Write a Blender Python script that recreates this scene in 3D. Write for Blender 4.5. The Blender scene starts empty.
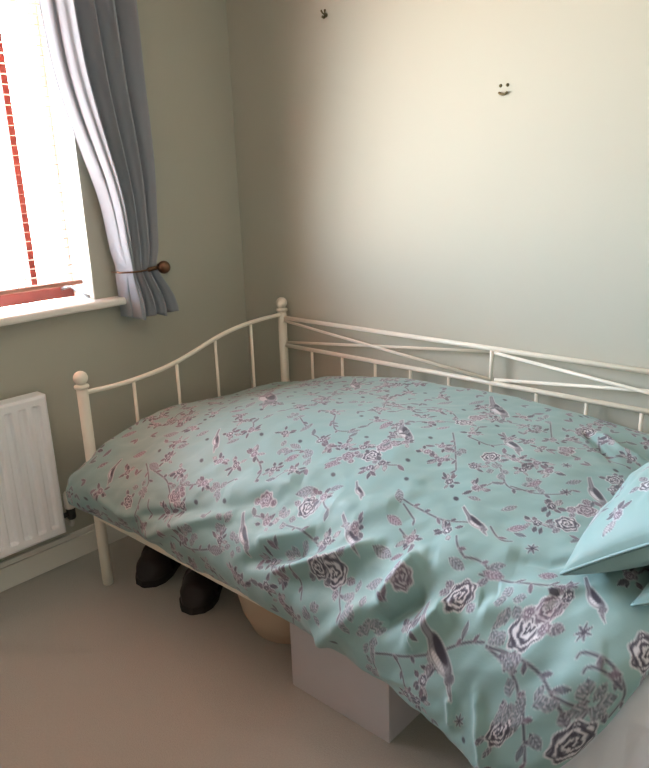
import bpy, bmesh, math, random
import numpy as np
from mathutils import Vector, Matrix

random.seed(7)
SC = bpy.context.scene
COL = SC.collection

# ---------------------------------------------------------------- camera
cam_data = bpy.data.cameras.new('camera')
cam = bpy.data.objects.new('camera', cam_data)
COL.objects.link(cam)
R_ = Vector((0.7451676, 0.6660710, -0.0327819))
U_ = Vector((-0.1656926, 0.2325367, 0.9583698))
F_ = Vector((-0.6459654, 0.7087144, -0.2836418))
m = Matrix.Identity(4)
for i in range(3):
    m[i][0] = R_[i]; m[i][1] = U_[i]; m[i][2] = -F_[i]
m[0][3], m[1][3], m[2][3] = 2.3764, -2.1013, 1.3847
cam.matrix_world = m
cam_data.sensor_fit = 'HORIZONTAL'
cam_data.sensor_width = 36.0
cam_data.lens = 710.31 / 649 * 36.0
cam_data.clip_start = 0.02
SC.camera = cam

# ---------------------------------------------------------------- world: hazy bright sky over sunlit ground
world = bpy.data.worlds.new('world')
SC.world = world
world.use_nodes = True
wt = world.node_tree
wt.nodes.clear()
w_out = wt.nodes.new('ShaderNodeOutputWorld')
w_bg = wt.nodes.new('ShaderNodeBackground')
w_tc = wt.nodes.new('ShaderNodeTexCoord')
w_sep = wt.nodes.new('ShaderNodeSeparateXYZ')
w_map = wt.nodes.new('ShaderNodeMapRange')
w_mix = wt.nodes.new('ShaderNodeMix'); w_mix.data_type = 'RGBA'
w_map.inputs['From Min'].default_value = -0.06
w_map.inputs['From Max'].default_value = 0.06
wt.links.new(w_tc.outputs['Generated'], w_sep.inputs[0])
wt.links.new(w_sep.outputs['Z'], w_map.inputs['Value'])
wt.links.new(w_map.outputs['Result'], w_mix.inputs['Factor'])
w_mix.inputs[6].default_value = (1.0, 0.90, 0.80, 1)     # sunlit ground
w_mix.inputs[7].default_value = (0.70, 0.86, 1.0, 1)     # hazy sky
wt.links.new(w_mix.outputs[2], w_bg.inputs['Color'])
w_bg.inputs['Strength'].default_value = 11.6
wt.links.new(w_bg.outputs[0], w_out.inputs[0])

# low hazy sun, strongly diffused
sd_ = bpy.data.lights.new('sun', 'SUN'); sd_.energy = 0.24; sd_.angle = math.radians(20); sd_.color = (1.0, 0.68, 0.42)
so = bpy.data.objects.new('sun', sd_); COL.objects.link(so)
so.rotation_euler = Vector((0.60, 0.68, -0.012)).to_track_quat('-Z', 'Y').to_euler()

# daylight portal in the window opening
pd = bpy.data.lights.new('window_portal', 'AREA')
pd.shape = 'RECTANGLE'; pd.size = 1.14; pd.size_y = 1.41
pd.cycles.is_portal = True
po = bpy.data.objects.new('window_portal', pd)
po.matrix_world = Matrix.Translation((-0.24, -1.44, 1.54)) @ Matrix.Rotation(math.radians(-90), 4, 'Y')
COL.objects.link(po)

SC.view_settings.view_transform = 'Standard'
SC.view_settings.look = 'None'
SC.view_settings.exposure = 2.18
SC.view_settings.gamma = 1.0
SC.view_settings.use_curve_mapping = False
SC.cycles.use_denoising = True
SC.cycles.max_bounces = 10
SC.cycles.diffuse_bounces = 6
SC.cycles.transparent_max_bounces = 12
SC.cycles.sample_clamp_indirect = 6.0

# ---------------------------------------------------------------- materials
def lin(r, g, b):
    f = lambda c: (c / 255 / 12.92) if c / 255 <= 0.04045 else ((c / 255 + 0.055) / 1.055) ** 2.4
    return (f(r), f(g), f(b), 1)

def mat(name, col, rough=0.5, metal=0.0, noise=None, bump=None, sheen=0.0, spec=0.5):
    """noise=(scale, amount) mottles the colour, bump=(scale, strength, distance)"""
    M = bpy.data.materials.new(name); M.use_nodes = True
    t = M.node_tree; b = t.nodes['Principled BSDF']
    b.inputs['Base Color'].default_value = col
    b.inputs['Roughness'].default_value = rough
    b.inputs['Metallic'].default_value = metal
    b.inputs['Specular IOR Level'].default_value = spec
    if sheen:
        b.inputs['Sheen Weight'].default_value = sheen
        b.inputs['Sheen Roughness'].default_value = 0.5
    tc = t.nodes.new('ShaderNodeTexCoord')
    if noise:
        n = t.nodes.new('ShaderNodeTexNoise'); n.inputs['Scale'].default_value = noise[0]
        n.inputs['Detail'].default_value = 5
        t.links.new(tc.outputs['Object'], n.inputs['Vector'])
        mx = t.nodes.new('ShaderNodeMix'); mx.data_type = 'RGBA'
        k = noise[1]
        mx.inputs[6].default_value = tuple(c * (1 - k) for c in col[:3]) + (1,)
        mx.inputs[7].default_value = tuple(min(1, c * (1 + k)) for c in col[:3]) + (1,)
        t.links.new(n.outputs['Fac'], mx.inputs['Factor'])
        t.links.new(mx.outputs[2], b.inputs['Base Color'])
    if bump:
        n = t.nodes.new('ShaderNodeTexNoise'); n.inputs['Scale'].default_value = bump[0]
        n.inputs['Detail'].default_value = 4
        t.links.new(tc.outputs['Object'], n.inputs['Vector'])
        bp = t.nodes.new('ShaderNodeBump'); bp.inputs['Strength'].default_value = bump[1]
        bp.inputs['Distance'].default_value = bump[2]
        t.links.new(n.outputs['Fac'], bp.inputs['Height'])
        t.links.new(bp.outputs[0], b.inputs['Normal'])
    return M

M_wall = mat('sage_wall_paint', lin(184, 182, 169), 0.75, noise=(3, 0.02), bump=(60, 0.08, 0.002), spec=0.25)
M_white = mat('white_gloss_paint', lin(236, 232, 224), 0.35, noise=(8, 0.02))
M_ceil = mat('ceiling_paint', lin(236, 234, 228), 0.9)
M_carpet = mat('beige_carpet', lin(170, 167, 160), 0.95, noise=(220, 0.14), bump=(400, 0.6, 0.006), sheen=0.2)
M_bed = mat('ivory_metal_paint', lin(236, 228, 214), 0.38, noise=(30, 0.02))
M_rad = mat('radiator_enamel', lin(250, 249, 253), 0.35, noise=(10, 0.015))
M_wood = mat('mahogany_stain', lin(120, 52, 42), 0.45, noise=(14, 0.3), bump=(40, 0.1, 0.002))
M_black = mat('dark_fitting', lin(30, 28, 28), 0.5, noise=(40, 0.1))
M_copper = mat('dull_pipe', lin(205, 200, 195), 0.45, noise=(30, 0.05))
M_bronze = mat('antique_bronze', lin(116, 86, 66), 0.3, 0.8, noise=(60, 0.25))
M_sheet = mat('white_cotton_sheet', lin(228, 228, 238), 0.85, noise=(20, 0.02), bump=(30, 0.25, 0.006), sheen=0.1)
M_box = mat('white_card', lin(190, 183, 186), 0.6, noise=(12, 0.02))
M_leather = mat('dark_brown_leather', lin(40, 29, 29), 0.6, noise=(30, 0.25), bump=(90, 0.2, 0.002))
M_strap = mat('shoe_strap', lin(58, 40, 40), 0.6, noise=(40, 0.2))
M_sole = mat('shoe_sole', lin(36, 28, 26), 0.8, noise=(50, 0.2))
M_basket = mat('peach_plastic', lin(196, 172, 150), 0.5, noise=(10, 0.04))
M_hook = mat('aged_brass_hook', lin(96, 86, 58), 0.45, 0.5, noise=(80, 0.2))
M_metal = mat('steel_stay', lin(150, 150, 150), 0.35, 0.8, noise=(50, 0.1))

def two_sided(name, col, transl):
    M = bpy.data.materials.new(name); M.use_nodes = True
    t = M.node_tree; t.nodes.clear()
    o = t.nodes.new('ShaderNodeOutputMaterial'); d = t.nodes.new('ShaderNodeBsdfDiffuse')
    l = t.nodes.new('ShaderNodeBsdfTranslucent'); x = t.nodes.new('ShaderNodeMixShader')
    n = t.nodes.new('ShaderNodeTexNoise'); n.inputs['Scale'].default_value = 15
    mx = t.nodes.new('ShaderNodeMix'); mx.data_type = 'RGBA'
    mx.inputs[6].default_value = tuple(c * 0.97 for c in col[:3]) + (1,); mx.inputs[7].default_value = col
    t.links.new(n.outputs['Fac'], mx.inputs['Factor'])
    t.links.new(mx.outputs[2], d.inputs[0]); t.links.new(mx.outputs[2], l.inputs[0])
    x.inputs[0].default_value = transl
    t.links.new(d.outputs[0], x.inputs[1]); t.links.new(l.outputs[0], x.inputs[2]); t.links.new(x.outputs[0], o.inputs[0])
    return M
M_curtain = two_sided('slate_blue_curtain', lin(168, 172, 180), 0.14)
M_slat = two_sided('pale_wood_blind_slat', lin(178, 128, 112), 0.03)

def glass_mat():
    M = bpy.data.materials.new('window_glass'); M.use_nodes = True
    t = M.node_tree; t.nodes.clear()
    o = t.nodes.new('ShaderNodeOutputMaterial'); a = t.nodes.new('ShaderNodeBsdfTransparent')
    g = t.nodes.new('ShaderNodeBsdfGlossy'); g.inputs['Roughness'].default_value = 0.02
    x = t.nodes.new('ShaderNodeMixShader')
    a.inputs[0].default_value = (0.97, 0.98, 0.98, 1)
    x.inputs[0].default_value = 0.05; t.links.new(a.outputs[0], x.inputs[1]); t.links.new(g.outputs[0], x.inputs[2])
    t.links.new(x.outputs[0], o.inputs[0])
    return M
M_glass = glass_mat()

def print_mat(name):
    M = bpy.data.materials.new(name); M.use_nodes = True
    t = M.node_tree; b = t.nodes['Principled BSDF']
    a = t.nodes.new('ShaderNodeAttribute'); a.attribute_name = 'print'
    t.links.new(a.outputs['Color'], b.inputs['Base Color'])
    b.inputs['Roughness'].default_value = 0.55
    b.inputs['Specular IOR Level'].default_value = 0.35
    b.inputs['Sheen Weight'].default_value = 0.15
    tc = t.nodes.new('ShaderNodeTexCoord'); n = t.nodes.new('ShaderNodeTexNoise')
    n.inputs['Scale'].default_value = 70; n.inputs['Detail'].default_value = 3
    t.links.new(tc.outputs['Object'], n.inputs['Vector'])
    bp = t.nodes.new('ShaderNodeBump'); bp.inputs['Strength'].default_value = 0.12; bp.inputs['Distance'].default_value = 0.004
    t.links.new(n.outputs['Fac'], bp.inputs['Height']); t.links.new(bp.outputs[0], b.inputs['Normal'])
    return M
M_print = print_mat('printed_aqua_cotton')
M_aqua = mat('plain_aqua_cotton', lin(140, 170, 174), 0.6, noise=(40, 0.05))

# ---------------------------------------------------------------- helpers
def link(name, me, material=None, parent=None, smooth=False):
    o = bpy.data.objects.new(name, me)
    COL.objects.link(o)
    if material is not None and not me.materials:
        me.materials.append(material)
    if parent: o.parent = parent
    if smooth:
        me.polygons.foreach_set('use_smooth', [True] * len(me.polygons))
    return o

def tag(o, label, cat, group=None):
    o['label'] = label; o['category'] = cat
    if group: o['group'] = group
    return o

def thing(name, label, cat, group=None, loc=(0, 0, 0)):
    o = bpy.data.objects.new(name, None); o.empty_display_size = 0.05
    COL.objects.link(o); o.location = loc
    return tag(o, label, cat, group)

def struct(o):
    o['kind'] = 'structure'
    return o

def bm_mesh(bm, name):
    me = bpy.data.meshes.new(name); bm.to_mesh(me); bm.free(); return me

def bm_box(bm, lo, hi, bevel=0.0, seg=2):
    r = bmesh.ops.create_cube(bm, size=1)
    vs = r['verts']
    for v in vs:
        v.co = Vector([(lo[k] + hi[k]) / 2 + v.co[k] * (hi[k] - lo[k]) for k in range(3)])
    if bevel:
        es = list({e for v in vs for e in v.link_edges})
        bmesh.ops.bevel(bm, geom=es, offset=bevel, segments=seg, affect='EDGES', profile=0.5)

def box(name, lo, hi, material, parent=None, bevel=0.0, seg=2, off=(0, 0, 0)):
    bm = bmesh.new()
    bm_box(bm, [lo[k] - off[k] for k in range(3)], [hi[k] - off[k] for k in range(3)], bevel, seg)
    return link(name, bm_mesh(bm, name), material, parent, smooth=False)

def tube_mesh(pts, rad, seg=12, cap=True, name='tube'):
    pts = [Vector(p) for p in pts]
    n = len(pts)
    rads = rad if isinstance(rad, (list, tuple)) else [rad] * n
    V, Fc = [], []
    up = None
    for i, p in enumerate(pts):
        d = (pts[min(i + 1, n - 1)] - pts[max(i - 1, 0)]).normalized()
        if up is None:
            up = Vector((0, 0, 1)) if abs(d.z) < 0.9 else Vector((1, 0, 0))
        a = d.cross(up).normalized(); b = d.cross(a).normalized(); up = -b if b.dot(up) < 0 else b
        a = d.cross(up).normalized()
        for k in range(seg):
            t = 2 * math.pi * k / seg
            V.append(p + (a * math.cos(t) + up * math.sin(t)) * rads[i])
    for i in range(n - 1):
        for k in range(seg):
            Fc.append((i * seg + k, i * seg + (k + 1) % seg, (i + 1) * seg + (k + 1) % seg, (i + 1) * seg + k))
    if cap:
        Fc.append(tuple(range(seg))[::-1]); Fc.append(tuple((n - 1) * seg + k for k in range(seg)))
    me = bpy.data.meshes.new(name); me.from_pydata([tuple(v) for v in V], [], Fc); me.update()
    bm = bmesh.new(); bm.from_mesh(me); bmesh.ops.recalc_face_normals(bm, faces=bm.faces); bm.to_mesh(me); bm.free()
    return me

def tube(name, pts, rad, material, parent=None, seg=12, off=(0, 0, 0)):
    o_ = Vector(off)
    o = link(name, tube_mesh([Vector(p) - o_ for p in pts], rad, seg, name=name), material, parent, smooth=True)
    return o

def lathe_mesh(prof, seg=24, name='lathe'):
    V, Fc = [], []
    n = len(prof)
    for r, z in prof:
        for k in range(seg):
            t = 2 * math.pi * k / seg
            V.append((r * math.cos(t), r * math.sin(t), z))
    for i in range(n - 1):
        for k in range(seg):
            Fc.append((i * seg + k, i * seg + (k + 1) % seg, (i + 1) * seg + (k + 1) % seg, (i + 1) * seg + k))
    Fc.append(tuple(range(seg))[::-1]); Fc.append(tuple((n - 1) * seg + k for k in range(seg)))
    me = bpy.data.meshes.new(name); me.from_pydata(V, [], Fc); me.update()
    return me

def lathe(name, prof, loc, material, parent=None, seg=24, rot=None):
    o = link(name, lathe_mesh(prof, seg, name), material, parent, smooth=True)
    o.location = loc
    if rot: o.rotation_euler = rot
    return o

def grid_mesh(P, name, closed_u=False):
    """P: (nu, nv, 3) numpy array -> quad mesh, quickly"""
    nu, nv = P.shape[:2]
    me = bpy.data.meshes.new(name)
    idx = np.arange(nu * nv).reshape(nu, nv)
    if closed_u: idx = np.vstack([idx, idx[:1]])
    q = np.stack([idx[:-1, :-1], idx[1:, :-1], idx[1:, 1:], idx[:-1, 1:]], -1).reshape(-1, 4)
    me.vertices.add(nu * nv); me.vertices.foreach_set('co', P.reshape(-1).astype(np.float32))
    me.loops.add(q.size); me.loops.foreach_set('vertex_index', q.reshape(-1).astype(np.int32))
    me.polygons.add(len(q)); me.polygons.foreach_set('loop_start', (np.arange(len(q)) * 4).astype(np.int32))
    me.polygons.foreach_set('use_smooth', np.ones(len(q), bool))
    me.update(calc_edges=True)
    return me

def set_print(me, rgb):
    a = me.attributes.new('print', 'FLOAT_COLOR', 'POINT')
    c = np.ones((len(me.vertices), 4), np.float32); c[:, :3] = rgb.reshape(-1, 3)
    a.data.foreach_set('color', c.reshape(-1))

# ---- numpy noise and splines
_rng = np.random.RandomState(11)
_perm = _rng.permutation(512)
_gr = _rng.rand(512) * 2 * np.pi
def gnoise(x, y):
    xi = np.floor(x).astype(int); yi = np.floor(y).astype(int)
    xf = x - xi; yf = y - yi
    s = lambda t: t * t * t * (t * (t * 6 - 15) + 10)
    def g(a, b, dx, dy):
        h = _gr[(_perm[(a + _perm[b % 512]) % 512])]
        return np.cos(h) * dx + np.sin(h) * dy
    u, v = s(xf), s(yf)
    n00 = g(xi, yi, xf, yf); n10 = g(xi + 1, yi, xf - 1, yf)
    n01 = g(xi, yi + 1, xf, yf - 1); n11 = g(xi + 1, yi + 1, xf - 1, yf - 1)
    return (n00 * (1 - u) + n10 * u) * (1 - v) + (n01 * (1 - u) + n11 * u) * v
def spline_w(nodes, xs):
    """matrix W with W @ values = natural cubic spline through the nodes at xs"""
    n = len(nodes); h = np.diff(nodes)
    A = np.zeros((n, n)); B = np.zeros((n, n)); A[0, 0] = A[-1, -1] = 1
    for i in range(1, n - 1):
        A[i, i - 1] = h[i - 1]; A[i, i] = 2 * (h[i - 1] + h[i]); A[i, i + 1] = h[i]
        B[i, i - 1] = 6 / h[i - 1]; B[i, i + 1] = 6 / h[i]; B[i, i] = -B[i, i - 1] - B[i, i + 1]
    S = np.linalg.solve(A, B)
    W = np.zeros((len(xs), n)); I = np.eye(n)
    k = np.clip(np.searchsorted(nodes, xs) - 1, 0, n - 2)
    for r, (x, i) in enumerate(zip(xs, k)):
        a = (nodes[i + 1] - x) / h[i]; b = (x - nodes[i]) / h[i]
        W[r] = a * I[i] + b * I[i + 1] + ((a ** 3 - a) * S[i] + (b ** 3 - b) * S[i + 1]) * h[i] ** 2 / 6
    return W
def seg_dist(X, Y, pts):
    """distance to a polyline, and signed side"""
    best = np.full(X.shape, 1e9); side = np.zeros(X.shape); par = np.zeros(X.shape)
    L = 0
    tot = sum(math.hypot(b[0] - a[0], b[1] - a[1]) for a, b in zip(pts[:-1], pts[1:]))
    for a, b in zip(pts[:-1], pts[1:]):
        dx, dy = b[0] - a[0], b[1] - a[1]; l = math.hypot(dx, dy) + 1e-9
        t = np.clip(((X - a[0]) * dx + (Y - a[1]) * dy) / l ** 2, 0, 1)
        ex, ey = X - a[0] - t * dx, Y - a[1] - t * dy
        d = np.hypot(ex, ey)
        k = d < best
        best[k] = d[k]; side[k] = ((dx * ey - dy * ex) / l)[k]; par[k] = ((L + t * l) / tot)[k]
        L += l
    return best, side, par

# ================================================================ ROOM SHELL
XR, YF, ZC = 3.5, -4.0, 2.4
struct(box('floor', (-0.3, YF - 0.1, -0.1), (XR + 0.1, 0.1, 0.0), M_carpet))
struct(box('ceiling', (-0.3, YF - 0.1, ZC), (XR + 0.1, 0.1, ZC + 0.1), M_ceil))
struct(box('wall_back', (-0.3, 0.0, 0.0), (XR + 0.1, 0.1, ZC), M_wall))
struct(box('wall_right', (XR, YF, 0.0), (XR + 0.1, 0.0, ZC), M_wall))
struct(box('wall_front', (-0.3, YF - 0.1, 0.0), (XR + 0.1, YF, ZC), M_wall))
WY0, WY1, WZ0, WZ1 = -2.15, -0.733, 0.968, 2.12
bm = bmesh.new()
bm_box(bm, (-0.3, YF, 0), (0, WY0, ZC)); bm_box(bm, (-0.3, WY1, 0), (0, 0, ZC))
bm_box(bm, (-0.3, WY0, 0), (0, WY1, WZ0 - 0.03)); bm_box(bm, (-0.3, WY0, WZ1), (0, WY1, ZC))
struct(link('wall_left', bm_mesh(bm, 'wall_left'), M_wall))
# white painted reveal lining
bm = bmesh.new()
bm_box(bm, (-0.298, WY1 - 0.004, WZ0), (-0.001, WY1, WZ1)); bm_box(bm, (-0.298, WY0, WZ0), (-0.001, WY0 + 0.004, WZ1))
bm_box(bm, (-0.298, WY0, WZ1 - 0.004), (-0.001, WY1, WZ1))
struct(link('trim_1', bm_mesh(bm, 'trim_1'), M_white))
# skirting boards
def skirting(name, lo, hi, axis):
    bm = bmesh.new()
    bm_box(bm, lo, (hi[0], hi[1], 0.085), 0.002)
    h2 = list(hi); l2 = list(lo); l2[2] = 0.085
    if axis == 'x+': h2[0] -= 0.006
    if axis == 'y-': l2[1] += 0.006
    bm_box(bm, l2, (h2[0], h2[1], 0.105), 0.003)
    return struct(link(name, bm_mesh(bm, name), M_white))
skirting('baseboard_left', (0.0, YF + 0.0, 0.0), (0.018, -0.018, 0.1), 'x+')
skirting('baseboard_back', (0.0, -0.018, 0.0), (XR, 0.0, 0.1), 'y-')
# sill board
struct(box('window_sill', (-0.14, WY0 - 0.1, WZ0 - 0.028), (0.062, -0.628, WZ0), M_white, bevel=0.010, seg=3))
bpy.data.objects['window_sill'].name = 'trim_2'

# window: mahogany frame with casement, panes, stay
win = bpy.data.objects.new('window_1', None); COL.objects.link(win); win['kind'] = 'structure'
fx0, fx1 = -0.20, -0.14
box('bottom_rail', (fx0, WY0, WZ0), (fx1, WY1 - 0.004, WZ0 + 0.055), M_wood, win, 0.004)
box('top_rail', (fx0, WY0, WZ1 - 0.05), (fx1, WY1 - 0.004, WZ1 - 0.004), M_wood, win, 0.004)
box('stile', (fx0, WY1 - 0.02, WZ0 + 0.045), (fx1, WY1 - 0.004, WZ1 - 0.05), M_white, win, 0.003)
box('stile', (fx0, WY0, WZ0 + 0.045), (fx1, WY0 + 0.05, WZ1 - 0.05), M_wood, win, 0.004)
for yy in (-0.885, -1.55):
    box('mullion', (fx0, yy - 0.013, WZ0 + 0.045), (fx1, yy + 0.013, WZ1 - 0.05), M_wood, win, 0.004)
for a, b in ((WY0 + 0.05, -1.566), (-1.534, -0.901), (-0.869, WY1 - 0.02)):
    box('pane', (-0.172, a, WZ0 + 0.045), (-0.168, b, WZ1 - 0.05), M_glass, win)
tube('window_stay', [(-0.135, -0.79, WZ0 + 0.035), (-0.11, -0.765, WZ0 + 0.045), (-0.06, -0.742, WZ0 + 0.012), (-0.03, -0.739, WZ0 + 0.008)], 0.006, M_metal, win, 8)

# ================================================================ VENETIAN BLIND
bl = thing('venetian_blind', 'open slatted venetian blind hanging in the bright window', 'blind', loc=(-0.07, -1.34, WZ1))
by0, by1 = WY0 + 0.015, WY1 - 0.012
box('head_rail', (-0.025, by0 + 1.34, -0.045), (0.025, by1 + 1.34, -0.004), M_slat, bl, 0.003)
def slat_mesh():
    V, Fc = [], []
    n = 5
    for i in range(n):
        t = i / (n - 1) - 0.5
        x = t * 0.032; z = 0.0008 * (1 - 4 * t * t)
        for dz in (0.0, 0.0009):
            V += [(x, by0 + 1.34, z + dz), (x, by1 + 1.34, z + dz)]
    for i in range(n - 1):
        a = i * 4; b = a + 4
        Fc += [(a, a + 1, b + 1, b), (a + 2, b + 2, b + 3, a + 3), (a, b, b + 2, a + 2), (a + 1, a + 3, b + 3, b + 1)]
    Fc += [(0, 2, 3, 1), (4 * n - 4, 4 * n - 3, 4 * n - 1, 4 * n - 2)]
    me = bpy.data.meshes.new('slat'); me.from_pydata(V, [], Fc); me.update(); me.materials.append(M_slat)
    return me
sm = slat_mesh()
nz = 32
for k in range(nz):
    o = link('slat', sm, None, bl); o.location = (0, 0, -0.07 - k * 0.0318)
zb = -0.07 - nz * 0.0318
box('bottom_rail', (-0.019, by0 + 1.34, zb - 0.009), (0.019, by1 + 1.34, zb + 0.006), M_slat, bl, 0.003)
for yy in (-1.98, -1.48, -0.99):
    for xx in (-0.019, 0.019):
        tube('ladder_cord', [(xx, yy + 1.34, -0.045), (xx, yy + 1.34, zb)], 0.0012, M_slat, bl, 6)

# ================================================================ CURTAIN + POLE + HOLDBACK
pole = thing('curtain_pole', 'bronze curtain pole above the window', 'curtain pole', loc=(0.085, -1.34, 2.24))
tube('pole', [(0, -1.05, 0), (0, 0.98, 0)], 0.013, M_bronze, pole, 16)
for s in (-1.05, 0.98):
    lathe('finial', [(0.001, -0.03), (0.018, -0.024), (0.026, 0), (0.018, 0.024), (0.001, 0.03)], (0, s, 0), M_bronze, pole, 16, (math.pi / 2, 0, 0))
for s in (-0.97, 0.90):
    tube('bracket', [(-0.085, s, -0.02), (-0.02, s, -0.02), (0, s, -0.014)], 0.007, M_bronze, pole, 8)

def make_curtain():
    zs = np.array([0.888, 0.94, 1.0, 1.05, 1.08, 1.11, 1.22, 1.33, 1.43, 1.57, 1.73, 1.84, 1.94, 2.225])
    yl = np.array([-0.648, -0.648, -0.650, -0.650, -0.648, -0.655, -0.674, -0.694, -0.725, -0.772, -0.815, -0.832, -0.842, -0.855])
    yr = np.array([-0.441, -0.450, -0.478, -0.502, -0.508, -0.503, -0.494, -0.491, -0.490, -0.494, -0.502, -0.506, -0.511, -0.52])
    amp = np.array([0.026, 0.026, 0.022, 0.014, 0.011, 0.014, 0.020, 0.024, 0.027, 0.031, 0.034, 0.035, 0.036, 0.034])
    nv, nu = 130, 160
    z = np.linspace(zs[0], zs[-1], nv)
    W = spline_w(zs, z)
    L, Rr = W @ yl, W @ yr
    A = W @ amp
    a = np.linspace(0, 1, nu)
    P = np.zeros((nu, nv, 3))
    for j in range(nv):
        ph = 2 * math.pi * (4.1 * a ** 0.92) + 0.5 * math.sin(z[j] * 3) * a + 2.1
        w = 2.1 * np.abs(np.sin(ph * 0.5 + 0.4)) ** 0.8 - 1.15 + 0.15 * np.sin(2 * ph + 0.7 + z[j]) + 0.25 * gnoise(a * 3 + 3, np.full_like(a, z[j] * 2.2))
        yy = L[j] + (Rr[j] - L[j]) * (a + 0.025 * np.sin(ph * 1.0 + 1.0) * (a * (1 - a) * 4))
        P[:, j, 0] = 0.092 + 1.25 * A[j] * w
        ld = np.clip(a / 0.125, 0, 1); ld = ld * ld * (3 - 2 * ld)
        P[:, j, 0] = 0.025 + (P[:, j, 0] - 0.025) * ld + 0.018 * ld * np.exp(-((a - 0.13) / 0.05) ** 2)
        P[:, j, 1] = yy - 0.015 + (1 - a) ** 2 * (0.012 + 0.028 * np.clip((z[j] - 1.1) / 0.8, 0, 1))
        P[:, j, 2] = z[j] + (0.006 * np.sin(ph * 0.5) if j == 0 else 0)
    P[:, :, 0] = np.maximum(P[:, :, 0], 0.012)
    # the sill nose pushes the free edge forward
    return P
P = make_curtain()
cu = thing('curtain', 'slate blue curtain drawn aside beside the bright window', 'curtain', loc=(0.06, -0.57, 0.888))
me = grid_mesh(P - np.array([0.06, -0.57, 0.888]), 'fabric')
o = link('fabric', me, M_curtain, cu)
sd = o.modifiers.new('thickness', 'SOLIDIFY'); sd.thickness = 0.003; sd.offset = 0
# hem stitched fold
hem = P[:, 0:4, :] - np.array([0.06, -0.57, 0.888]); hem[:, :, 0] += 0.0025
ho = link('hem', grid_mesh(hem, 'hem'), M_curtain, cu)

hb = thing('curtain_holdback', 'bronze ball-ended holdback gathering the blue curtain', 'holdback', loc=(0, -0.520, 1.070))
lathe('wall_plate', [(0.001, 0), (0.022, 0), (0.022, 0.006), (0.014, 0.01), (0.001, 0.01)], (0, 0, 0), M_bronze, hb, 20, (0, math.pi / 2, 0))
tube('stem', [(0.008, 0, 0), (0.05, 0, 0), (0.122, 0, 0)], 0.0065, M_bronze, hb, 10)
lathe('collar', [(0.004, 0), (0.015, 0.003), (0.015, 0.008), (0.006, 0.013)], (0.112, 0.002, 0), M_bronze, hb, 16, (0, math.pi / 2, 0))
bpr = [(0.0245 * math.sin(math.pi * i / 14) + 0.0001, -0.0245 * math.cos(math.pi * i / 14)) for i in range(15)]
lathe('ball', bpr, (0.142, 0.002, 0), M_bronze, hb, 24)
tube('arm', [(0.118, -0.005, 0), (0.128, -0.03, -0.001), (0.130, -0.06, -0.003)], 0.008, M_bronze, hb, 12)
tube('band', [(0.130, -0.055, -0.003), (0.128, -0.09, -0.005), (0.118, -0.125, -0.006), (0.09, -0.150, -0.006), (0.04, -0.156, -0.006)], 0.0035, M_bronze, hb, 8)

# ================================================================ RADIATOR
rd = thing('radiator', 'white panel radiator with vertical channels under the window', 'radiator', loc=(0.0, -1.020, 0.165))
RL, RH = 0.92, 0.527
def rad_panel():
    ny, nzz = 370, 70
    y = np.linspace(0, -RL, ny); z = np.concatenate([np.linspace(0, 0.07, 26), np.linspace(0.075, RH - 0.075, 16), np.linspace(RH - 0.07, RH, 26)])
    nzz = len(z)
    Y, Z = np.meshgrid(y, z, indexing='ij')
    d = -Y - 0.025
    ph = (d % 0.05)
    c = np.abs(ph - 0.016)                      # channel centre
    ss = lambda e0, e1, v: np.clip((v - e0) / (e1 - e0), 0, 1) ** 2 * (3 - 2 * np.clip((v - e0) / (e1 - e0), 0, 1))
    ch = 1 - ss(0.008, 0.016, c)
    ch *= ss(0.030, 0.040, Z) * ss(0.030, 0.040, RH - Z)
    ch *= (d > 0) * (d < RL - 0.05)
    e = np.minimum(np.minimum(-Y, RL + Y), np.minimum(Z, RH - Z))
    edge = 0.006 * (1 - ss(0, 0.008, e))
    X = 0.100 - 0.014 * ch - edge
    return np.stack([X, Y, Z], -1)
link('front_panel', grid_mesh(rad_panel(), 'front_panel'), M_rad, rd)
box('back_panel', (0.035, -RL, 0.01), (0.045, 0, RH - 0.01), M_rad, rd, 0.003)
box('side_cover', (0.038, -0.004, 0.0), (0.095, 0.0, RH), M_rad, rd, 0.001)
box('side_cover', (0.038, -RL, 0.0), (0.095, -RL + 0.004, RH), M_rad, rd, 0.001)
box('top_frame', (0.036, -RL, RH - 0.004), (0.095, 0.0, RH), M_rad, rd, 0.0015)
for yy in (-0.12, -0.8):
    box('wall_bracket', (0.0, yy - 0.02, 0.05), (0.036, yy + 0.02, RH - 0.05), M_rad, rd, 0.002)
vo = (0.068, 0.042)
v = lathe('valve', [(0.001, 0.03), (0.013, 0.03), (0.016, 0.036), (0.016, 0.075), (0.001, 0.076)], (vo[0], vo[1], 0), M_black, rd, 16)
lathe('valve_cap', [(0.001, 0.0), (0.019, 0.0), (0.021, 0.006), (0.0195, 0.055), (0.015, 0.062), (0.001, 0.063)], (0, 0, 0.075), M_white, v, 20)
tube('valve_tail', [(vo[0], vo[1], 0.052), (vo[0], 0.0, 0.052)], 0.009, M_black, rd, 10)
tube('pipe', [(vo[0], vo[1], 0.032), (vo[0], vo[1], 0.012), (vo[0] - 0.006, vo[1], 0.003), (vo[0] - 0.02, vo[1], 0.0), (0.0, vo[1], 0.0)], 0.0075, M_copper, rd, 10)

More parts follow.
